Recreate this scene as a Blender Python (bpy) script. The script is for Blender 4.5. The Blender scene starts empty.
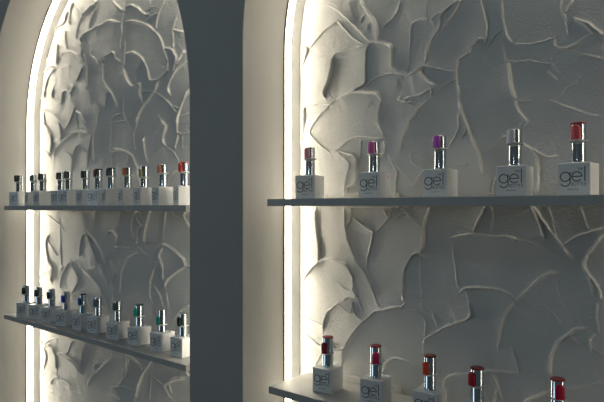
import bpy, bmesh, math, random
import numpy as np
from mathutils import Vector

random.seed(7)
S = bpy.context.scene
COL = S.collection
R = math.radians

# ------------------------------------------------------------------ camera
YAW = 39.9
FPX = 568.0
HOR = 207.5
cam_d = bpy.data.cameras.new('camera')
cam_d.sensor_width = 36.0
cam_d.lens = 36.0 * FPX / 604.0
cam_d.shift_y = (HOR - 201.0) / 604.0
cam_d.clip_start = 0.01
cam = bpy.data.objects.new('camera', cam_d)
cam.rotation_euler = (R(90), 0, R(YAW))
COL.objects.link(cam)
S.camera = cam

# ------------------------------------------------------------------ exposure
S.view_settings.view_transform = 'Standard'
S.view_settings.look = 'None'
S.view_settings.exposure = 0.0
S.view_settings.gamma = 1.0
S.view_settings.use_curve_mapping = False

# ------------------------------------------------------------------ world: dim cool room
W = bpy.data.worlds.new('world')
S.world = W
W.use_nodes = True
bg = W.node_tree.nodes['Background']
bg.inputs[0].default_value = (0.74, 0.88, 0.92, 1)
bg.inputs[1].default_value = 0.052

def area(name, loc, target, size, power, color):
    d = bpy.data.lights.new(name, 'AREA')
    d.shape = 'DISK'
    d.size = size
    d.energy = power
    d.color = color
    o = bpy.data.objects.new(name, d)
    o.location = loc
    o.rotation_euler = (Vector(target) - Vector(loc)).to_track_quat('-Z', 'Y').to_euler()
    COL.objects.link(o)
    return o

area('ceiling_lamp', (-0.35, -0.75, 1.0), (-0.5, 0.6, 0.0), 0.16, 0.95, (0.72, 0.88, 0.96))
area('added_cool_fill', (-3.2, -2.6, 0.6), (-0.4, 0.6, 0.0), 1.6, 11.0, (0.66, 0.86, 1.0))  # unseen soft fill, added for cool light and highlights on the chrome
LED_STRENGTH = 16.0
LED_COLOR = (1.0, 0.90, 0.70, 1)

# ------------------------------------------------------------------ materials
def mat(name, color=(0.8, 0.8, 0.8), rough=0.5, metal=0.0, **kw):
    m = bpy.data.materials.new(name)
    m.use_nodes = True
    b = m.node_tree.nodes['Principled BSDF']
    b.inputs['Base Color'].default_value = (*color, 1)
    b.inputs['Roughness'].default_value = rough
    b.inputs['Metallic'].default_value = metal
    for k, v in kw.items():
        b.inputs[k].default_value = v
    return m

def add_noise(m, color_a, color_b, scale, bump=0.0, bscale=200, dist=0.0005, detail=4):
    nt = m.node_tree
    b = nt.nodes['Principled BSDF']
    tc = nt.nodes.new('ShaderNodeTexCoord')
    n = nt.nodes.new('ShaderNodeTexNoise')
    n.inputs['Scale'].default_value = scale
    n.inputs['Detail'].default_value = detail
    nt.links.new(tc.outputs['Object'], n.inputs['Vector'])
    r = nt.nodes.new('ShaderNodeValToRGB')
    r.color_ramp.elements[0].position = 0.3
    r.color_ramp.elements[1].position = 0.7
    r.color_ramp.elements[0].color = (*color_a, 1)
    r.color_ramp.elements[1].color = (*color_b, 1)
    nt.links.new(n.outputs['Fac'], r.inputs['Fac'])
    nt.links.new(r.outputs['Color'], b.inputs['Base Color'])
    if bump:
        n2 = nt.nodes.new('ShaderNodeTexNoise')
        n2.inputs['Scale'].default_value = bscale
        n2.inputs['Detail'].default_value = 6
        nt.links.new(tc.outputs['Object'], n2.inputs['Vector'])
        bp = nt.nodes.new('ShaderNodeBump')
        bp.inputs['Strength'].default_value = bump
        bp.inputs['Distance'].default_value = dist
        nt.links.new(n2.outputs['Fac'], bp.inputs['Height'])
        nt.links.new(bp.outputs['Normal'], b.inputs['Normal'])
    return m

M = {}
M['wall'] = add_noise(mat('painted_wall', rough=0.75), (0.47, 0.47, 0.45), (0.51, 0.51, 0.49), 6, 0.35, 260, 0.0006)
M['reveal'] = add_noise(mat('lit_wall_paint', rough=0.7), (0.76, 0.745, 0.72), (0.80, 0.785, 0.76), 5, 0.3, 120, 0.0006)  # wall paint lightened so the reveals look lit by the strips
M['plaster'] = add_noise(mat('knifed_plaster', rough=0.40), (0.64, 0.637, 0.625), (0.70, 0.697, 0.685), 9, 0.75, 420, 0.0011)
M['shelf'] = add_noise(mat('shelf_board', rough=0.5), (0.50, 0.50, 0.49), (0.55, 0.55, 0.54), 30, 0.1, 400, 0.0002)
M['bracket'] = mat('white_bracket', (0.72, 0.71, 0.68), 0.4)
M['floor'] = add_noise(mat('floor_vinyl', rough=0.6), (0.16, 0.15, 0.14), (0.2, 0.19, 0.18), 4)
M['body'] = mat('white_lacquer', (0.90, 0.91, 0.92), 0.28)
M['ink'] = mat('charcoal_print', (0.03, 0.035, 0.045), 0.5)
M['ink_soft'] = mat('grey_print', (0.13, 0.14, 0.15), 0.5)
M['chrome'] = mat('chrome', (0.66, 0.71, 0.76), 0.09, 1.0)
M['clear'] = mat('clear_acrylic', (0.95, 0.95, 0.93), 0.25, 0.0, **{'Transmission Weight': 0.25, 'IOR': 1.45})
M['alu'] = mat('aluminium_channel', (0.30, 0.29, 0.27), 0.45, 0.6)
def emis(name, color, st):
    m = mat(name, (0.8, 0.8, 0.8), 0.5)
    b = m.node_tree.nodes['Principled BSDF']
    b.inputs['Emission Color'].default_value = color
    b.inputs['Emission Strength'].default_value = st
    return m
M['led'] = emis('led_diffuser', LED_COLOR, LED_STRENGTH)

# ------------------------------------------------------------------ helpers
def link(name, me, m=None, parent=None):
    o = bpy.data.objects.new(name, me)
    COL.objects.link(o)
    if m and not me.materials:
        me.materials.append(m)
    if parent:
        o.parent = parent
    return o

def bm_obj(name, bm, m, parent=None, smooth=False):
    me = bpy.data.meshes.new(name)
    bmesh.ops.recalc_face_normals(bm, faces=bm.faces)
    bm.to_mesh(me)
    bm.free()
    if smooth:
        for p in me.polygons:
            p.use_smooth = True
    return link(name, me, m, parent)

def box(bm, x0, x1, y0, y1, z0, z1):
    v = [bm.verts.new((x, y, z)) for x in (x0, x1) for y in (y0, y1) for z in (z0, z1)]
    for f in ((0, 1, 3, 2), (4, 6, 7, 5), (0, 4, 5, 1), (2, 3, 7, 6), (0, 2, 6, 4), (1, 5, 7, 3)):
        bm.faces.new([v[i] for i in f])

def rbox(name, x0, x1, y0, y1, z0, z1, r, m, parent=None, seg=2):
    bm = bmesh.new()
    box(bm, x0, x1, y0, y1, z0, z1)
    bmesh.ops.bevel(bm, geom=bm.edges[:], offset=r, segments=seg, profile=0.5, affect='EDGES')
    return bm_obj(name, bm, m, parent)

def lathe(bm, prof, n=32):
    rings = []
    for r, z in prof:
        rings.append([bm.verts.new((r * math.cos(2 * math.pi * i / n), r * math.sin(2 * math.pi * i / n), z)) for i in range(n)])
    for a, b in zip(rings, rings[1:]):
        for i in range(n):
            bm.faces.new((a[i], a[(i + 1) % n], b[(i + 1) % n], b[i]))
    bm.faces.new(rings[0])
    bm.faces.new(rings[-1])

def struct(o):
    o['kind'] = 'structure'
    return o

def tag(o, label, cat, group=None):
    o['label'] = label
    o['category'] = cat
    if group:
        o['group'] = group
    return o

def empty(name, loc, rz=0.0):
    o = bpy.data.objects.new(name, None)
    o.empty_display_size = 0.02
    o.location = loc
    o.rotation_euler = (0, 0, rz)
    COL.objects.link(o)
    return o

def x_at(px, Y):
    return Y * math.tan(math.atan((px - 302.0) / FPX) - R(YAW))

# ------------------------------------------------------------------ architecture
YF, YB = 0.560, 0.677          # face of the wall, back of the niches
ZFLOOR, ZTOP = -1.30, 1.05
# niche: left x, right x, springing left, springing right, apex
NICHES = [(-1.438, -0.6935, 0.200, 0.160, 0.572), (-0.577, 0.166, 0.235, 0.235, 0.595)]

def arch(n, inset=0.0, k=80, zf=ZFLOOR):
    """outline from bottom-left over the arch to bottom-right, with inward normals"""
    xl, xr, sl, sr, ap = n
    cx = (xl + xr) / 2
    r = (xr - xl) / 2
    pts = [(xl, zf), (xl, -0.9), (xl, -0.5), (xl, -0.2), (xl, 0.0), (xl, sl * 0.6)]
    for i in range(k + 1):
        a = math.pi - (math.pi / 2) * i / k
        pts.append((cx + r * math.cos(a), sl + (ap - sl) * math.sin(a)))
    for i in range(1, k + 1):
        a = math.pi / 2 - (math.pi / 2) * i / k
        pts.append((cx + r * math.cos(a), sr + (ap - sr) * math.sin(a)))
    pts += [(xr, sr * 0.6), (xr, 0.0), (xr, -0.2), (xr, -0.5), (xr, -0.9), (xr, zf)]
    nor = []
    for i, p in enumerate(pts):
        a = pts[max(i - 1, 0)]
        b = pts[min(i + 1, len(pts) - 1)]
        tx, tz = b[0] - a[0], b[1] - a[1]
        l = math.hypot(tx, tz)
        nor.append((tz / l, -tx / l))
    return [(p[0] + inset * q[0], p[1] + inset * q[1]) for p, q in zip(pts, nor)], nor

# front wall: one slab face with two arched openings, made of vertical strips
def front_wall():
    bm = bmesh.new()
    XL, XR = -2.3, 1.1
    def quad(a, b, c, d):
        bm.faces.new([bm.verts.new((p[0], YF, p[1])) for p in (a, b, c, d)])
    edges = [XL] + [v for n in NICHES for v in (n[0], n[1])] + [XR]
    for i in (0, 2, 4):
        quad((edges[i], ZFLOOR), (edges[i + 1], ZFLOOR), (edges[i + 1], ZTOP), (edges[i], ZTOP))
    for n in NICHES:
        pts, _ = arch(n)
        top = [p for p in pts if p[1] >= min(n[2], n[3]) - 1e-6]
        # springing heights differ: include the straight piece
        seq = sorted(set(top), key=lambda p: (p[0], p[1] if p[0] < (n[0] + n[1]) / 2 else -p[1]))
        for a, b in zip(seq, seq[1:]):
            if b[0] - a[0] > 1e-7:
                quad(a, b, (b[0], ZTOP), (a[0], ZTOP))
    bmesh.ops.remove_doubles(bm, verts=bm.verts[:], dist=1e-6)
    return struct(bm_obj('wall_front', bm, M['wall']))
fw = front_wall()

def reveal(name, n):
    bm = bmesh.new()
    pts, nor = arch(n)
    rows = []
    # softly rounded arris where the reveal meets the wall face
    for (p, q) in zip(pts, nor):
        row = []
        for off, y in ((-0.0012, YF), (-0.0004, YF + 0.0004), (0.0, YF + 0.0015), (0.0, YF + 0.05), (0.0, YB + 0.004)):
            row.append(bm.verts.new((p[0] + off * q[0] * 1.0, y, p[1] + off * q[1])))
        rows.append(row)
    for a, b in zip(rows, rows[1:]):
        for i in range(4):
            bm.faces.new((a[i], a[i + 1], b[i + 1], b[i]))
    o = bm_obj(name, bm, M['reveal'], smooth=True)
    return struct(o)
reveal('trim_1', NICHES[0])
reveal('trim_2', NICHES[1])

bm = bmesh.new()
box(bm, -2.3, 1.1, -2.2, YB + 0.02, ZFLOOR - 0.05, ZFLOOR)
struct(bm_obj('floor', bm, M['floor']))

# ------------------------------------------------------------------ knifed plaster relief
# Ridges left by the palette knife, read as polylines (tile origin x, y, zoom) and laid on the niche's back plane.
RIGHT = {
 (290, 0, 4): """
40,20 80,12 130,15 180,32 230,75 275,120 318,165 |2
38,30 38,100 36,180 |1
20,225 30,200 50,188 72,195 70,215 45,270 30,320 22,400 |3
72,192 85,190 120,145 190,85 215,110 250,145 285,170 310,172 |2
170,217 240,195 310,172 |1
175,218 165,280 155,330 138,370 145,400 |3
318,168 305,230 302,330 260,360 200,390 |2
318,185 320,170 360,168 405,185 410,220 408,260 425,290 470,298 |3
285,0 310,40 335,75 348,110 352,160 |3
240,0 245,40 262,90 |2
285,95 290,75 305,60 |1
308,115 320,95 |1
445,0 430,50 405,80 385,95 360,120 |1
300,20 355,115 |1
483,105 515,85 550,78 |2
485,108 478,200 468,290 |1
540,262 604,275 |1
460,395 520,380 560,358 570,365 560,395 |2
190,395 240,372 300,366 350,372 365,400 |3
302,340 340,315 385,300 420,295 |1""",
 (370, 0, 4): """
220,245 250,160 280,115 285,70 300,45 350,5 |3
290,115 320,75 350,30 372,0 |2
240,80 285,50 |2
445,0 465,50 472,110 458,185 |2
460,160 445,155 405,190 398,215 360,240 350,260 352,330 360,400 |3
530,0 530,60 545,130 570,180 |2
470,185 505,140 530,122 |1
533,130 535,200 545,245 604,248 |1
555,248 565,330 582,400 |3
220,262 280,275 345,290 |1
345,318 290,350 245,395 |2
150,300 190,285 215,265 205,290 240,325 272,348 |3""",
 (453, 0, 4): """
228,245 320,247 400,255 |1
385,290 400,310 415,325 |2
400,255 425,300 |1
440,0 438,40 455,90 462,145 |1
480,0 445,50 |2
488,72 540,100 604,145 |3
488,72 520,95 560,130 560,142 510,165 460,195 415,192 408,180 410,150 |3
410,192 480,208 560,228 604,238 |2
460,110 488,75 |1
560,135 604,165 |1
240,180 310,178 370,165 410,150 |1
430,395 450,360 490,335 510,290 |1""",
 (290, 100, 4): """
20,0 22,60 35,140 45,180 |3
60,20 62,70 52,140 45,175 |3
60,20 120,18 165,18 185,0 |2
165,15 110,75 80,130 120,175 165,212 |2
165,212 200,190 255,150 300,152 380,155 |3
380,155 375,130 355,95 358,50 365,0 |3
370,90 375,60 395,40 |1
185,205 220,235 240,265 225,320 215,385 |2
200,205 250,220 270,245 262,330 230,350 225,390 |3
285,160 280,240 275,290 |2
375,160 385,200 365,230 345,245 |2
390,215 415,260 430,290 420,390 |2
400,230 440,285 490,335 530,290 |2
440,205 450,160 490,80 545,5 |3
430,0 470,15 495,0 |2
460,0 470,15 500,25 |1
480,210 490,250 535,275 |1
10,190 60,180 |1
12,190 12,380 |1""",
 (370, 100, 4): """
358,0 370,60 405,140 440,212 445,260 455,300 |3
358,60 355,120 315,185 |2
375,70 388,120 370,150 |2
445,212 500,175 550,140 |1
340,265 380,250 385,260 360,270 |2
430,300 460,295 |1
490,375 495,330 505,310 |2""",
 (453, 100, 4): """
245,0 260,40 295,85 290,105 |3
295,75 270,100 |1
275,172 310,195 335,220 340,260 338,370 |3
320,195 375,230 420,225 |2
380,0 430,20 500,45 590,65 |2
555,190 570,180 604,170 |1
585,90 604,90 |1
150,375 155,330 170,310 |2
260,5 310,5 |1""",
 (290, 200, 4): """
40,30 25,80 8,145 |2
105,30 108,100 115,160 120,215 110,245 |3
15,230 65,295 |1
30,395 50,330 85,280 120,245 160,238 205,250 240,275 252,300 250,345 |3
120,215 130,240 200,245 |1
250,345 270,385 240,385 215,400 |3
248,30 245,80 225,105 |2
220,30 222,100 235,170 265,240 300,290 320,330 345,400 |3
250,65 300,105 335,130 320,190 310,240 312,300 |2
345,130 380,95 405,65 405,30 |2
380,40 395,70 |1
420,85 460,50 500,90 533,125 |1
560,25 545,80 535,125 535,190 520,210 |3
455,400 452,330 465,270 495,220 520,210 540,235 |3
522,215 520,290 530,400 |2""",
 (370, 200, 4): """
465,22 440,70 420,110 415,130 |2
488,22 488,80 485,128 |2
325,153 370,142 420,135 490,142 560,150 604,158 |2
328,160 340,260 355,355 |1
355,368 385,352 440,350 500,355 550,370 590,400 |3
390,358 392,400 |1
508,358 520,372 |1""",
 (453, 200, 4): """
150,142 230,152 320,175 400,205 460,235 520,268 |1
315,18 345,70 370,155 |3
320,20 370,90 430,175 490,245 |3
380,22 400,100 422,170 |1
440,178 500,145 560,120 604,108 |2
604,125 565,185 530,235 525,265 550,310 565,380 |3
550,300 585,360 590,400 |2
425,290 390,292 330,330 290,370 262,400 |3
510,30 540,120 |1""",
 (290, 302, 4): """
130,130 135,90 150,40 190,8 225,35 245,45 255,0 |2
22,0 22,20 20,75 70,130 130,185 |1
20,20 60,60 130,95 |1
250,0 262,45 290,78 |2
205,260 215,200 245,140 290,78 340,40 400,25 460,20 |3
345,0 362,22 |1
165,150 180,185 225,182 |2
130,190 95,270 92,290 |1
370,280 385,245 425,225 475,232 520,265 |2
450,30 500,35 540,70 540,150 |1""",
 (370, 302, 4): """
140,0 130,20 60,28 0,55 |2
215,180 222,150 270,118 335,88 |3
335,88 385,72 408,50 395,0 |3
250,40 272,110 |1
210,0 205,20 250,40 300,65 335,85 |1
375,75 460,72 535,72 |1
580,0 550,40 535,75 525,110 512,185 |3
292,350 300,310 340,290 400,285 500,275 598,290 |2
598,290 585,230 570,180 |2
490,285 510,310 525,385 |2
490,400 510,355 |2""",
 (453, 302, 4): """
285,400 340,370 390,348 |2
390,300 392,230 415,170 460,130 500,102 540,105 |3
460,132 500,165 530,188 548,188 545,150 570,128 |3
582,130 575,70 575,0 |1
440,345 520,335 604,322 |2
345,8 390,35 435,88 |1
545,170 570,195 604,215 |1""",
}
LEFT = {
 (20, 0, 6.04): """
180,205 190,140 230,55 |3
212,215 215,185 240,155 270,138 285,90 295,60 |3
160,230 210,195 |1
300,150 310,60 330,15 |3
330,20 370,75 380,90 410,60 445,30 465,15 440,0 |2
380,95 350,160 340,240 |2
415,180 430,120 460,60 465,20 |2
380,270 370,240 400,200 460,165 490,155 530,130 604,135 |3
370,260 380,300 375,340 |2
245,340 275,318 310,315 350,335 385,370 |2
275,180 280,260 290,300 |2
148,260 160,330 180,395 |2
510,380 520,345 560,318 575,330 580,355 |2
430,290 430,330 460,360 480,395 |2
465,170 465,210 |1
560,0 604,45 |2
232,260 228,395 |3
390,330 405,395 |2""",
 (100, 0, 6.04): """
75,0 110,35 148,68 150,0 |3
155,45 190,35 230,50 265,80 298,97 |3
298,97 290,70 310,45 305,0 |2
310,45 340,40 |1
400,0 370,60 350,120 342,190 |3
270,135 310,100 355,78 |2
155,135 200,128 260,138 310,165 350,205 375,250 395,310 420,395 |3
148,75 135,130 135,200 125,240 125,310 |2
150,245 150,320 145,395 |2
155,325 200,318 250,345 280,395 |3
445,180 500,195 |2
465,100 445,180 448,300 |2
390,290 440,305 465,350 460,385 |3
460,395 515,310 |3
480,395 523,375 |1
20,395 30,350 80,318 95,350 130,375 |2
0,160 50,130 110,130 |2
240,395 250,360 |1""",
 (20, 60, 6.04): """
140,250 105,180 130,105 180,45 215,40 |3
215,50 250,35 310,35 |2
215,50 180,100 160,170 150,240 |3
110,315 160,300 210,325 250,375 270,399 |3
415,0 408,100 405,170 370,145 |3
415,190 420,240 435,270 |2
340,130 365,90 385,40 |2
505,30 505,120 550,190 580,250 600,310 |3
525,190 520,290 |2
455,255 475,300 465,390 |2
300,150 325,165 300,200 315,215 |2
300,225 335,285 300,380 285,399 |2
340,310 370,330 400,395 |3
340,320 345,399 |1
205,150 200,230 250,260 260,200 280,185 300,200 |2
150,320 155,395 |2
165,0 180,35 |2
120,60 140,0 |1""",
 (100, 60, 6.04): """
265,0 290,50 310,125 350,120 415,60 410,0 |3
140,40 165,110 195,160 245,145 245,210 255,260 |3
210,150 215,80 245,20 |1
350,120 345,160 330,195 265,280 235,340 218,399 |3
245,200 290,190 330,195 380,225 430,270 470,330 |2
525,15 480,50 435,110 415,165 425,215 |3
465,0 445,75 |2
535,180 500,260 475,340 468,399 |3
440,275 485,298 |2
490,340 535,322 |2
145,230 145,320 165,385 |2
125,325 80,345 85,365 |1
20,30 20,110 |2
80,380 140,375 180,395 |1
350,330 385,390 |1""",
 (20, 120, 6.04): """
125,10 90,125 120,180 165,190 190,235 |2
130,0 170,50 195,110 190,220 |3
200,130 245,120 255,90 235,0 |3
235,0 275,50 305,0 |2
205,250 220,190 260,130 310,80 350,65 425,75 |3
375,0 405,50 425,75 |2
350,0 345,60 |1
440,80 425,160 415,240 405,290 |2
470,0 455,60 445,150 450,260 |3
265,190 300,210 318,240 312,310 |2
318,230 335,180 350,150 |2
350,145 405,200 |1
90,310 105,210 |3
545,190 555,0 |1
500,290 525,235 |1""",
 (100, 120, 6.04): """
60,190 100,178 160,190 200,220 230,290 240,395 |3
80,200 70,280 |2
180,205 165,270 |2
230,0 215,60 205,100 215,200 |2
75,20 160,10 200,70 215,65 |1
268,100 272,180 292,270 |3
300,280 330,220 395,160 |2
365,0 400,40 385,90 385,130 398,160 |3
470,0 470,80 540,75 |2
475,85 455,180 |2
470,90 440,155 |1
500,80 500,170 540,165 |1
410,370 430,330 470,305 |2
400,165 440,190 480,250 |1""",
 (20, 200, 6.04): """
370,65 385,130 405,185 450,240 490,310 515,399 |3
405,190 430,250 480,399 |3
395,200 370,250 360,350 |2
455,60 440,175 |2
530,200 565,190 585,225 580,280 600,290 |3
600,70 590,170 |2
90,240 105,230 105,330 115,399 |3
180,205 165,260 170,330 190,399 |3
170,240 230,340 |2
160,85 245,150 270,200 |1
90,80 95,210 |1
240,100 250,399 |1
550,350 600,295 |1""",
 (100, 200, 6.04): """
125,55 110,120 100,190 |1
230,55 200,120 195,200 220,265 |3
245,155 225,270 |3
215,100 245,155 270,160 |1
315,55 290,120 275,200 270,270 |3
110,285 180,295 |1
150,395 180,345 230,325 |2
380,262 430,290 500,350 520,370 |3
385,280 370,320 365,360 380,395 |3
310,399 340,300 380,262 |1
445,65 450,95 500,130 545,165 |2
525,65 510,100 545,160 |3
400,60 385,190 375,260 |1
220,275 290,340 |1""",
 (20, 256, 6.04): """
115,170 130,130 160,90 200,78 |3
105,0 125,120 |3
165,0 200,70 195,160 |3
300,20 350,120 355,160 310,230 |2
300,30 260,110 245,200 |2
310,250 340,220 390,225 420,300 440,350 |2
370,75 430,120 490,200 530,330 |2
455,0 500,100 530,180 |2
550,180 580,100 |1
570,190 550,325 |2
245,90 260,60 |1""",
 (100, 256, 6.04): """
190,0 150,50 130,110 120,250 |2
360,30 330,90 310,160 305,240 315,285 |3
365,0 385,70 388,150 |3
490,0 520,55 490,80 430,120 400,160 398,200 |3
520,60 550,65 |2
325,175 370,250 410,370 |2
435,399 490,330 545,290 |2
400,215 430,370 |1
0,50 50,180 |2
60,150 85,200 70,320 |1""",
 (20, 320, 6.04): """
85,210 100,140 120,105 145,150 |3
150,150 190,115 230,112 |2
145,180 165,150 200,170 220,220 225,310 |3
150,170 165,220 145,300 |2
95,390 120,340 170,315 210,325 240,350 |2
185,390 205,350 240,350 |2
220,205 260,210 330,265 370,330 |3
250,355 290,375 310,395 |2
400,120 385,200 370,290 378,335 |3
410,395 440,330 490,280 540,245 |3
450,310 460,265 480,270 460,320 |2
560,170 555,215 |2
285,210 320,120 |1""",
 (100, 336, 6.04): """
155,110 200,135 245,180 265,220 |3
320,145 280,200 265,225 235,300 215,395 |3
180,135 165,250 |2
520,250 450,260 400,290 395,310 440,390 |3
520,200 545,240 |3
75,320 125,395 |2
310,240 300,390 |1
320,245 385,300 |1
420,290 435,350 |2
110,320 145,250 |1
60,310 150,305 200,330 |1""",
}

def wall_pt(px, py):
    th = math.atan((px - 302.0) / FPX)
    a = th - R(YAW)
    z = YB / math.cos(a) * math.cos(th)
    return (YB * math.tan(a), (HOR - py) / FPX * z)

def parse(d):
    out = []
    for (ox, oy, k), txt in d.items():
        for line in txt.strip().split('\n'):
            p, s = line.split('|')
            pts = []
            for q in p.split():
                u, v = q.split(',')
                pts.append(wall_pt(ox + float(u) / k, oy + float(v) / k))
            out.append((pts, int(s)))
    return out

def smooth_line(pts, step=0.004):
    if len(pts) == 2:
        pts = [pts[0], ((pts[0][0] + pts[1][0]) / 2, (pts[0][1] + pts[1][1]) / 2), pts[1]]
    P = [np.array(p) for p in pts]
    P = [2 * P[0] - P[1]] + P + [2 * P[-1] - P[-2]]
    out = []
    for i in range(1, len(P) - 2):
        l = np.linalg.norm(P[i + 1] - P[i])
        n = max(2, int(l / step))
        for j in range(n):
            t = j / n
            c = 0.5 * ((2 * P[i]) + (P[i + 1] - P[i - 1]) * t + (2 * P[i - 1] - 5 * P[i] + 4 * P[i + 1] - P[i + 2]) * t * t
                       + (3 * P[i] - P[i - 1] - 3 * P[i + 1] + P[i + 2]) * t ** 3)
            lin = P[i] * (1 - t) + P[i + 1] * t
            out.append(0.65 * c + 0.35 * lin)
    out.append(P[-2])
    return np.array(out)

def random_strokes(n, xr, zr, keep, rng):
    """more knife strokes for the parts of a niche that lie outside the photograph"""
    out = []
    while len(out) < n:
        x, z = rng.uniform(*xr), rng.uniform(*zr)
        a = rng.uniform(0, 2 * math.pi)
        bend = rng.uniform(-2.2, 2.2)
        l = rng.uniform(0.04, 0.12)
        pts = []
        for i in range(6):
            pts.append((x, z))
            x += math.cos(a) * l / 5
            z += math.sin(a) * l / 5
            a += bend / 5
        if not all(keep(*p) for p in pts):
            continue
        out.append((pts, rng.choice([1, 2, 2, 3])))
    return out

AMP = {1: 0.0009, 2: 0.0016, 3: 0.0023}
def vnoise(X, Z, cell, seed):
    r = np.random.RandomState(seed)
    g = r.rand(256, 256)
    u, v = X / cell + 90, Z / cell + 90
    iu, iv = np.floor(u).astype(int), np.floor(v).astype(int)
    fu, fv = u - iu, v - iv
    fu = fu * fu * (3 - 2 * fu)
    fv = fv * fv * (3 - 2 * fv)
    G = lambda a, b: g[a % 256, b % 256]
    return (G(iu, iv) * (1 - fu) * (1 - fv) + G(iu + 1, iv) * fu * (1 - fv) + G(iu, iv + 1) * (1 - fu) * fv + G(iu + 1, iv + 1) * fu * fv) - 0.5

def relief(name, n, strokes, step, zlo, seed, fine):
    xl, xr, sl, sr, ap = n
    rng = random.Random(seed)
    ww = (0.00065, 0.00085, 0.0011) if step < 0.001 else (0.0011, 0.0014, 0.0017)
    def axis(a, b, f0, f1):
        # fine spacing where the relief is seen closely, coarser in the rest
        v = []
        for p, q, st in ((a, f0, step * 2.5), (f0, f1, step), (f1, b, step * 2.5)):
            if q - p > 1e-6:
                v.append(np.linspace(p, q, max(2, int((q - p) / st) + 1)))
        return np.unique(np.round(np.concatenate(v), 7))
    xs = axis(xl, xr, xl, fine[0])
    zs = axis(zlo, ap, fine[1], ap)
    nx, nz = len(xs), len(zs)
    X, Z = np.meshgrid(xs, zs)
    # warp the coordinates a little so that ridges waver as dragged plaster does
    XW = X + 0.0022 * vnoise(X, Z, 0.013, seed) + 0.0008 * vnoise(X, Z, 0.004, seed + 1)
    ZW = Z + 0.0022 * vnoise(X, Z, 0.013, seed + 2) + 0.0008 * vnoise(X, Z, 0.004, seed + 3)
    ridge = np.zeros_like(X)
    ramp = np.zeros_like(X)
    for pts, s in strokes:
        L = smooth_line(pts)
        amp = AMP[s] * rng.uniform(0.85, 1.15)
        w = ww[s - 1] * rng.uniform(0.9, 1.2)
        reach = (0.018, 0.030, 0.045)[s - 1] * rng.uniform(0.8, 1.2)
        side = 1 if rng.random() < 0.5 else -1
        # plaster is pushed up on the concave side of a curved stroke
        a, m_, b = L[0], L[len(L) // 2], L[-1]
        cr = (b[0] - a[0]) * (m_[1] - a[1]) - (b[1] - a[1]) * (m_[0] - a[0])
        if abs(cr) > 0.00008:
            side = -1 if cr > 0 else 1
        pad = reach * 1.1
        x0, x1 = L[:, 0].min() - pad, L[:, 0].max() + pad
        z0, z1 = L[:, 1].min() - pad, L[:, 1].max() + pad
        i0, i1 = np.searchsorted(xs, [x0, x1])
        j0, j1 = np.searchsorted(zs, [z0, z1])
        if i1 - i0 < 2 or j1 - j0 < 2:
            continue
        sx, sz = XW[j0:j1, i0:i1], ZW[j0:j1, i0:i1]
        best = np.full(sx.shape, 1e9)
        sgn = np.zeros(sx.shape)
        tt = np.zeros(sx.shape)
        nseg = len(L) - 1
        for k in range(nseg):
            p, q = L[k], L[k + 1]
            d = q - p
            l2 = d @ d + 1e-12
            t = np.clip(((sx - p[0]) * d[0] + (sz - p[1]) * d[1]) / l2, 0, 1)
            dx, dz = sx - (p[0] + t * d[0]), sz - (p[1] + t * d[1])
            dd = dx * dx + dz * dz
            mk = dd < best
            best[mk] = dd[mk]
            cc = d[0] * dz - d[1] * dx
            sgn[mk] = np.sign(cc)[mk]
            tt[mk] = ((k + t) / nseg)[mk]
        D = np.sqrt(best)
        fade = np.clip(np.minimum(tt, 1 - tt) / 0.10, 0.25, 1.0)
        vary = 0.75 + 0.7 * vnoise(sx, sz, 0.02, seed + 9)
        r1 = amp * 2.1 * fade * vary * np.exp(-(D / w) ** 2)
        ridge[j0:j1, i0:i1] = np.maximum(ridge[j0:j1, i0:i1], r1)
        on = (sgn * side > 0)
        r2 = np.where(on, np.clip(1 - D / reach, 0, 1) ** 1.2, np.exp(-(D / w) ** 2)) * amp * 0.55 * fade
        ramp[j0:j1, i0:i1] = np.maximum(ramp[j0:j1, i0:i1], r2)
    H = ridge + ramp
    H += 0.0014 * vnoise(X, Z, 0.07, seed + 20) + 0.0008 * vnoise(X, Z, 0.025, seed + 21)
    # faint drag marks and grain
    H += 0.00018 * vnoise(X + 0.4 * Z, Z * 0.12, 0.0035, seed + 30) + 0.00012 * vnoise(X, Z, 0.003, seed + 31)
    H = np.clip(H, -0.003, 0.007)
    edge = np.clip((np.minimum(X - xl, xr - X) - 0.004) / 0.02, 0, 1) ** 0.7
    H = H * edge
    cx, rr = (xl + xr) / 2, (xr - xl) / 2
    keep = np.where(X < cx,
                    (Z < sl) | (((X - cx) / rr) ** 2 + ((Z - sl) / (ap - sl)) ** 2 < 1.012),
                    (Z < sr) | (((X - cx) / rr) ** 2 + ((Z - sr) / (ap - sr)) ** 2 < 1.012))
    V = np.stack([X.ravel(), YB - H.ravel(), Z.ravel()], 1)
    idx = np.arange(nx * nz).reshape(nz, nx)
    kq = keep[:-1, :-1]
    F = np.stack([idx[:-1, :-1][kq], idx[:-1, 1:][kq], idx[1:, 1:][kq], idx[1:, :-1][kq]], 1)
    used = np.zeros(len(V), bool)
    used[F.ravel()] = True
    remap = np.cumsum(used) - 1
    V = V[used]
    F = remap[F]
    # plain lower part of the niche down to the floor
    me = bpy.data.meshes.new(name)
    nv = len(V)
    V = np.concatenate([V, [[xl, YB, ZFLOOR], [xr, YB, ZFLOOR], [xr, YB, zlo], [xl, YB, zlo]]])
    F = np.concatenate([F, [[nv, nv + 1, nv + 2, nv + 3]]])
    me.vertices.add(len(V))
    me.vertices.foreach_set('co', V.astype(np.float32).ravel())
    me.loops.add(F.size)
    me.loops.foreach_set('vertex_index', F.astype(np.int32).ravel())
    me.polygons.add(len(F))
    me.polygons.foreach_set('loop_start', np.arange(0, F.size, 4, dtype=np.int32))
    me.update(calc_edges=True)
    me.polygons.foreach_set('use_smooth', np.ones(len(F), bool))
    me.validate()
    return struct(link(name, me, M['plaster']))

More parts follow.
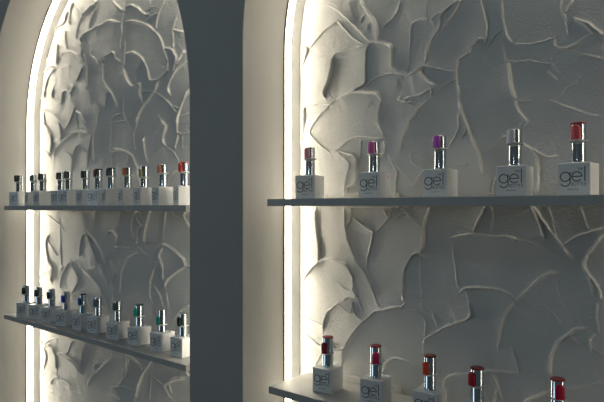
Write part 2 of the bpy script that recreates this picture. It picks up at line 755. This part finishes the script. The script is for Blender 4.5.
def unseen(x, z, right=190.0):
    # outside the photographed frame (right: where the pier hides the left niche)
    th = math.atan(x / YB) + R(YAW)
    if abs(th) > 1.5:
        return True
    px = 302 + FPX * math.tan(th)
    py = HOR - z * FPX / (math.hypot(x, YB) * math.cos(th))
    return px < 0 or px > right or py < -3 or py > 405
rngs = random.Random(3)
n1, n2 = NICHES
st_left = parse(LEFT)
st_left += random_strokes(110, (n1[0], n1[1]), (-0.75, 0.57), lambda x, z: unseen(x, z), rngs)
st_right = parse(RIGHT)
st_right += random_strokes(170, (n2[0], n2[1]), (-0.75, 0.59), lambda x, z: unseen(x, z, 607.0), rngs)
relief('wall_niche_left', n1, st_left, 0.0012, -0.75, 11, (n1[1], -0.52))
relief('wall_niche_right', n2, st_right, 0.00085, -0.75, 23, (-0.12, -0.33))

# ------------------------------------------------------------------ LED strips in the back corner of each niche
def sweep(name, n, d0, d1, y0, y1, m, parent):
    """box section from depth d0 to d1 off the reveal, y0 to y1"""
    bm = bmesh.new()
    pts, nor = arch(n)
    rows = []
    for p, q in zip(pts, nor):
        rows.append([bm.verts.new((p[0] + d * q[0], y, p[1] + d * q[1])) for d, y in ((d0, y0), (d1, y0), (d1, y1), (d0, y1))])
    for a, b in zip(rows, rows[1:]):
        for i in range(4):
            bm.faces.new((a[i], a[(i + 1) % 4], b[(i + 1) % 4], b[i]))
    bm.faces.new(rows[0]); bm.faces.new(rows[-1])
    return bm_obj(name, bm, m, parent)

for n, lab in ((n1, 'glowing white light strip tracing the arch of the left niche'),
               (n2, 'glowing white light strip along the edge of the right niche')):
    e = empty('led_strip', ((n[0] + n[1]) / 2, YB, ZFLOOR))
    tag(e, lab, 'light strip', 'light strips lining the niches')
    inv = e.location.copy()
    for nm, a in (('diffuser', (0.0002, 0.0018, 0.6475, 0.6615, M['led'])), ('channel', (0.0, 0.0024, 0.6458, 0.6474, M['alu']))):
        o = sweep(nm, n, a[0], a[1], a[2], a[3], a[4], e)
        o.data.transform(__import__('mathutils').Matrix.Translation(-inv))

# fillet added beside each light strip to catch its glow and shade the back
for nm, n in (('added_fillet_1', n1), ('added_fillet_2', n2)):
    bm = bmesh.new()
    pts, nor = arch(n)
    rows = []
    for p, q in zip(pts, nor):
        rows.append([bm.verts.new((p[0] + d * q[0], y, p[1] + d * q[1])) for d, y in
                     ((-0.001, 0.6617), (0.0012, 0.6617), (0.0027, 0.6650), (0.0050, 0.6695), (0.0072, 0.6740), (0.0080, 0.6782), (-0.001, 0.6782))])
    for a, b in zip(rows, rows[1:]):
        for i in range(7):
            bm.faces.new((a[i], a[(i + 1) % 7], b[(i + 1) % 7], b[i]))
    bm.faces.new(rows[0]); bm.faces.new(rows[-1])
    struct(bm_obj(nm, bm, M['plaster']))

# ------------------------------------------------------------------ shelves
SHY0, SHY1 = 0.580, 0.6700
TH = 0.0102
SHELVES = {
 'lu': (-1.406, -0.728, 0.0040, 'thin grey shelf, the upper one in the left niche'),
 'll': (-1.406, -0.728, -0.2535, 'thin grey shelf, the lower one in the left niche'),
 'ru': (-0.5490, 0.1333, 0.0120, 'thin grey shelf, the upper one in the right niche'),
 'rl': (-0.5460, 0.1333, -0.2500, 'thin grey shelf, the lower one in the right niche'),
}
for k, (x0, x1, zt, lab) in SHELVES.items():
    e = empty('wall_shelf', ((x0 + x1) / 2, SHY1, zt - TH))
    tag(e, lab, 'shelf', 'shelves in the niches')
    hw = (x1 - x0) / 2
    rbox('board', -hw, hw, SHY0 - SHY1, 0, 0, TH, 0.0006, M['shelf'], e)
    for s in (-1, 1):
        cxp = s * (hw - 0.113)
        rbox('bracket', cxp - 0.043, cxp + 0.043, -0.0035, 0.0060, -0.0022, TH + 0.0085, 0.0008, M['bracket'], e)

# ------------------------------------------------------------------ bottles
BW, BH = 0.0308, 0.0325

def stroke_mesh(bm, pts, w, y, closed=False):
    """flat raised ribbon along pts (x, z), width w, standing 0.15 mm proud of y"""
    P = [Vector(p) for p in pts]
    n = len(P)
    rows = []
    for i in range(n):
        a = P[(i - 1) % n] if closed or i > 0 else P[i]
        b = P[(i + 1) % n] if closed or i < n - 1 else P[i]
        t = (b - a).normalized()
        q = Vector((-t[1], t[0])) * (w / 2)
        rows.append([bm.verts.new((P[i][0] + s * q[0], yy, P[i][1] + s * q[1])) for s, yy in ((-1, y), (1, y), (1, y - 0.00012), (-1, y - 0.00012))])
    m = n if closed else n - 1
    for i in range(m):
        a, b = rows[i], rows[(i + 1) % n]
        for j in range(4):
            bm.faces.new((a[j], a[(j + 1) % 4], b[(j + 1) % 4], b[j]))
    if not closed:
        bm.faces.new(rows[0]); bm.faces.new(rows[-1])

def arc(cx, cz, r, a0, a1, n=24):
    return [(cx + r * math.cos(R(a0 + (a1 - a0) * i / n)), cz + r * math.sin(R(a0 + (a1 - a0) * i / n))) for i in range(n + 1)]

GL = {
 'T': [[(0, 1), (.7, 1)], [(.35, 1), (.35, 0)]],
 'H': [[(0, 0), (0, 1)], [(.65, 0), (.65, 1)], [(0, .5), (.65, .5)]],
 'E': [[(.55, 1), (0, 1), (0, 0), (.55, 0)], [(0, .5), (.5, .5)]],
 'L': [[(0, 1), (0, 0), (.5, 0)]],
 'O': [[(.45 + .45 * math.cos(R(a)), .5 + .5 * math.sin(R(a))) for a in range(0, 361, 24)]],
 'B': [[(0, 0), (0, 1), (.3, 1), (.48, .9), (.5, .75), (.42, .58), (.3, .52), (0, .52)], [(.3, .52), (.5, .44), (.56, .26), (.48, .08), (.3, 0), (0, 0)]],
}
ADV = {'T': .85, 'H': .85, 'E': .72, 'L': .65, 'O': 1.08, 'B': .75}
def word(bm, s, x, z, h, w, y):
    for c in s:
        for st in GL[c]:
            stroke_mesh(bm, [(x + a * h, z + b * h) for a, b in st], w, y)
        x += ADV[c] * h

def lettering_meshes():
    y = -BW / 2 - 0.00002
    bm = bmesh.new()
    w = 0.0009
    r = 0.0046
    zc = 0.0186
    gx, ex, lx = -0.0078, 0.0030, 0.0104
    stroke_mesh(bm, arc(gx, zc, r, 0, 345, 30), w, y, True)
    stroke_mesh(bm, [(gx + r, zc + r), (gx + r, zc - r * 0.95)] + arc(gx, zc - r * 1.05, r, 0, -150, 16), w, y)
    stroke_mesh(bm, [(ex - r, zc + 0.0001), (ex + r, zc + 0.0001)], w, y)
    stroke_mesh(bm, arc(ex, zc, r, 0, 320, 30), w, y)
    stroke_mesh(bm, [(lx, zc + 0.0100), (lx, zc - r)], w, y)
    me = bpy.data.meshes.new('lettering')
    bmesh.ops.recalc_face_normals(bm, faces=bm.faces)
    bm.to_mesh(me); bm.free()
    me.materials.append(M['ink'])
    bm = bmesh.new()
    word(bm, 'THE', 0.0038, zc + 0.0064, 0.0021, 0.00028, y)
    word(bm, 'BOTTLE', -0.0022, zc - 0.0088, 0.0030, 0.00036, y)
    # the tiny line of print under the name, too small to read
    x = -0.0056
    for i, l in enumerate((.0009, .0006, .0010, .0007, .0009, .0006, .0009, .0008, .0006)):
        stroke_mesh(bm, [(x, 0.0060), (x + l, 0.0060)], 0.0007, y)
        x += l + 0.00045
    me2 = bpy.data.meshes.new('small_print')
    bmesh.ops.recalc_face_normals(bm, faces=bm.faces)
    bm.to_mesh(me2); bm.free()
    me2.materials.append(M['ink_soft'])
    return me, me2
ME_INK, ME_SMALL = lettering_meshes()

def mesh_of(build, name, m, smooth=False, bevel=None):
    bm = bmesh.new()
    build(bm)
    if bevel:
        bmesh.ops.bevel(bm, geom=bm.edges[:], offset=bevel, segments=3, profile=0.5, affect='EDGES')
    bmesh.ops.recalc_face_normals(bm, faces=bm.faces)
    me = bpy.data.meshes.new(name)
    bm.to_mesh(me); bm.free()
    if smooth:
        for p in me.polygons:
            p.use_smooth = abs(p.normal.z) < 0.9
    if m:
        me.materials.append(m)
    return me

ME_BODY = mesh_of(lambda bm: box(bm, -BW / 2, BW / 2, -BW / 2, BW / 2, 0, BH), 'body', M['body'], bevel=0.0009)
CR = 0.0070
ME_CAP = mesh_of(lambda bm: lathe(bm, [(0.0076, BH), (0.0076, BH + 0.0016), (0.0072, BH + 0.0018), (0.0072, BH + 0.0026), (CR, BH + 0.0029),
                                       (CR, BH + 0.0388), (CR - 0.0005, BH + 0.0394)], 40), 'cap', M['chrome'], True)
ME_DISC = mesh_of(lambda bm: lathe(bm, [(CR - 0.0007, 0.0), (CR + 0.0005, 0.0002), (CR + 0.0005, 0.0013), (CR - 0.0001, 0.0018)], 36), 'top_disc', None, True)
def ring_build(bm):
    n = 40
    ro, ri, h = 0.0092, CR + 0.0003, 0.0011
    rows = []
    for i in range(n):
        a = 2 * math.pi * i / n
        c, s = math.cos(a), math.sin(a)
        st = 0.0014 * max(0, -s) ** 4      # small tongue at the front that carries the nail
        rows.append([bm.verts.new((r * c, r * s, z)) for r, z in ((ri, -h / 2), (ro + st, -h / 2), (ro + st, h / 2), (ri, h / 2))])
    for i in range(n):
        a, b = rows[i], rows[(i + 1) % n]
        for j in range(4):
            bm.faces.new((a[j], a[(j + 1) % 4], b[(j + 1) % 4], b[j]))
ME_RING = mesh_of(ring_build, 'swatch_ring', M['clear'])
def nail_build(bm):
    """curved, round-ended nail tip standing in front of the cap"""
    W2, HH = 0.0045, 0.0158
    nu, nv = 12, 20
    def prof(v):
        if v < 0.06: return 0.72 + 0.28 * math.sin(v / 0.06 * math.pi / 2)
        if v > 0.72:
            t = (v - 0.72) / 0.28
            return math.sqrt(max(0.0, 1 - t ** 2.4)) * 0.99 + 0.01
        return 1.0
    def grid(extra):
        g = []
        for j in range(nv + 1):
            v = j / nv
            row = []
            for i in range(nu + 1):
                u = -1 + 2 * i / nu
                x = u * W2 * prof(v)
                y = -(0.0086 + 0.0024 * (1 - (u * 0.95) ** 2) ** 0.5 * (0.75 + 0.25 * math.sin(v * math.pi))) + extra
                row.append(bm.verts.new((x, y, v * HH)))
            g.append(row)
        return g
    A, B = grid(0.0), grid(0.0011)
    for g in (A, B):
        for j in range(nv):
            for i in range(nu):
                bm.faces.new((g[j][i], g[j][i + 1], g[j + 1][i + 1], g[j + 1][i]))
    for j in range(nv):
        for i in (0, nu):
            bm.faces.new((A[j][i], A[j + 1][i], B[j + 1][i], B[j][i]))
    for i in range(nu):
        for j in (0, nv):
            bm.faces.new((A[j][i], A[j][i + 1], B[j][i + 1], B[j][i]))
def nail_mesh():
    me = mesh_of(nail_build, 'nail_tip', None)
    for p in me.polygons:
        p.use_smooth = True
    return me
ME_NAIL = nail_mesh()
ME_DOT = mesh_of(lambda bm: box(bm, BW / 2 - 0.0001, BW / 2 + 0.0002, 0.0075, 0.0105, BH - 0.0062, BH - 0.0036), 'colour_sticker', None)

POLISH = {}
def polish(rgb):
    if rgb not in POLISH:
        m = mat('gel_polish', tuple(min(0.9, c * 1.5) for c in rgb), 0.32)
        m.node_tree.nodes['Principled BSDF'].inputs['Coat Weight'].default_value = 0.12
        POLISH[rgb] = m
    return POLISH[rgb]

def with_mat(me, m, cache={}):
    k = (me.name, m.name)
    if k not in cache:
        c = me.copy()
        c.materials.clear()
        c.materials.append(m)
        cache[k] = c
    return cache[k]

def bottle(shelf, px, Y, rot, rgb, label, disc=None, nail_rot=0.0, ring_z=0.0215, sticker=False, group=''):
    x0, x1, zt, _ = SHELVES[shelf]
    X = x_at(px, Y)
    X = max(X, x0 + BW * 0.56)
    e = empty('polish_bottle', (X, Y, zt), R(rot))
    tag(e, label, 'nail polish bottle', group)
    b = link('body', ME_BODY, None, e)
    link('lettering', ME_INK, None, b)
    link('small_print', ME_SMALL, None, b)
    if sticker:
        o = link('colour_sticker', with_mat(ME_DOT, polish(rgb)), None, b)
        o['label'] = 'small pink sticker'
    c = link('cap', ME_CAP, None, e)
    if disc:
        d = link('top_disc', with_mat(ME_DISC, polish(tuple(round(c * 0.6, 4) for c in disc))), None, c)
        d.location = (0, 0, BH + 0.0392)
    r = link('swatch_ring', ME_RING, None, e)
    r.location = (0, 0, BH + ring_z)
    r.rotation_euler = (R(random.uniform(-2, 2)), R(random.uniform(-2, 2)), R(nail_rot))
    nl = link('nail_tip', with_mat(ME_NAIL, polish(rgb)), None, r)
    nl.location = (0, 0, -0.0002)
    return e

g = 'bottles on the upper right shelf'
bottle('ru', 310.0, .618, ring_z=0.0230, rot=13, rgb=(0.85, 0.27, 0.35), label='polish bottle with a dusty pink swatch, nearest the light strip on its shelf', sticker=True, group=g)
bottle('ru', 374.4, .618, ring_z=0.0238, rot=7, rgb=(0.82, 0.12, 0.36), label='polish bottle with a hot pink swatch on the upper right shelf', sticker=True, group=g)
bottle('ru', 440.2, .618, ring_z=0.0245, rot=2, rgb=(0.50, 0.09, 0.52), label='polish bottle with a bright purple swatch on the upper right shelf', nail_rot=-4, group=g)
bottle('ru', 515.0, .618, ring_z=0.0240, rot=5, rgb=(0.62, 0.58, 0.68), label='polish bottle with a pale lilac swatch on the upper right shelf', nail_rot=-14, group=g)
bottle('ru', 578.3, .618, ring_z=0.0225, rot=-2, rgb=(0.75, 0.075, 0.085), label='polish bottle with a bright red swatch on the upper right shelf', disc=(0.50, 0.06, 0.06), group=g)
g = 'bottles on the lower right shelf'
bottle('rl', 327.8, .620, 8, (0.24, 0.008, 0.03), 'polish bottle with a dark crimson swatch, at the left end of the lower right shelf', disc=(0.38, 0.02, 0.05), nail_rot=-4, ring_z=0.0185, group=g)
bottle('rl', 375.8, .620, 9, (0.60, 0.03, 0.11), 'polish bottle with a raspberry swatch, second from the left, lower right shelf', disc=(0.48, 0.05, 0.07), nail_rot=22, ring_z=0.0185, group=g)
bottle('rl', 430.0, .620, 5, (0.72, 0.06, 0.02), 'polish bottle with an orange-red swatch on the lower right shelf', disc=(0.30, 0.06, 0.02), nail_rot=-12, ring_z=0.0185, group=g)
bottle('rl', 477.2, .606, 3, (0.36, 0.01, 0.02), 'polish bottle with a deep red swatch, fourth from the left on the lower right shelf', disc=(0.34, 0.01, 0.03), nail_rot=-24, ring_z=0.0215, group=g)
bottle('rl', 557.8, .620, 0, (0.42, 0.01, 0.035), 'nail polish bottle cut by the photo bottom, rightmost, with cherry red cap top and swatch', disc=(0.42, 0.02, 0.05), nail_rot=30, ring_z=0.0215, group=g)

BLK = (0.006, 0.006, 0.008)
g = 'bottles on the upper left shelf'
up = [
 (19.2, .601, BLK, 'polish bottle with a black swatch, leftmost on the upper left shelf'),
 (33.4, .612, (0.50, 0.46, 0.42), 'polish bottle with a colourless swatch beside the light strip on the upper left shelf'),
 (43.0, .604, BLK, 'polish bottle with a black swatch, third from the left on the upper left shelf'),
 (61.0, .612, BLK, 'polish bottle with a black swatch, fourth from the left on the upper left shelf'),
 (68.9, .604, (0.05, 0.03, 0.04), 'polish bottle with a smoky dark swatch, fifth from the left on the upper left shelf'),
 (86.1, .615, BLK, 'polish bottle with a black swatch, sixth from the left on the upper left shelf'),
 (98.7, .612, (0.07, 0.006, 0.012), 'polish bottle with a dark burgundy swatch on the upper left shelf'),
 (111.6, .612, (0.025, 0.008, 0.03), 'polish bottle with a blackish plum swatch on the upper left shelf'),
 (128.1, .615, (0.42, 0.10, 0.025), 'polish bottle with a rusty orange swatch on the upper left shelf'),
 (144.7, .615, (0.36, 0.30, 0.16), 'polish bottle with a pale khaki swatch on the upper left shelf'),
 (163.2, .615, (0.50, 0.17, 0.08), 'polish bottle with a tan orange swatch on the upper left shelf'),
 (184.4, .617, (0.55, 0.035, 0.02), 'polish bottle with a scarlet swatch, rightmost on the upper left shelf'),
]
for i, (px, Y, c, lab) in enumerate(up):
    bottle('lu', px, Y, (14, -10, -2, 0, 8, -4, 12, -14, -15, -10, -12, -21)[i], c, lab, group=g, disc=c if i in (6, 7, 11) else None,
           nail_rot=(-6, -60, -2, 4, 0, 2, -12, 8, 8, 4, 6, 14)[i], ring_z=0.0240 if i != 9 else 0.0190)
g = 'bottles on the lower left shelf'
lo = [
 (26.5, (0.008, 0.008, 0.015), 'polish bottle with a black swatch, leftmost on the lower left shelf'),
 (39.1, (0.03, 0.02, 0.025), 'polish bottle with a charcoal swatch, second from the left on the lower left shelf'),
 (51.7, (0.01, 0.02, 0.07), 'polish bottle with a navy swatch on the lower left shelf'),
 (66.2, (0.015, 0.05, 0.55), 'polish bottle with a royal blue swatch on the lower left shelf'),
 (82.8, (0.01, 0.13, 0.42), 'polish bottle with a deep ocean blue swatch and navy cap top'),
 (98.3, (0.09, 0.16, 0.19), 'polish bottle with a greyish teal swatch on the lower left shelf'),
 (117.9, (0.05, 0.12, 0.09), 'polish bottle with a dull dark sage swatch on the lower left shelf'),
 (139.4, (0.0, 0.34, 0.22), 'polish bottle with a bright emerald swatch on the lower left shelf'),
 (162.3, (0.01, 0.24, 0.18), 'polish bottle with a bottle green swatch, second from the right on the lower left shelf'),
 (183.1, (0.006, 0.015, 0.01), 'polish bottle with a greenish black swatch, rightmost on the lower left shelf'),
]
DZ = {4: (0.01, 0.02, 0.10), 7: (0.0, 0.12, 0.07)}
for i, (px, c, lab) in enumerate(lo):
    bottle('ll', px, (.606, .612, .614, .615, .616, .622, .617, .617, .617, .617)[i], (21, 20, 16, 14, 6, 10, 17, 8, 6.5, 2)[i], c, lab, group=g, disc=DZ.get(i), nail_rot=-8,
           ring_z=(.0195, .0185, .0185, .0175, .0185, .0195, .0220, .0195, .0130, .0188)[i])
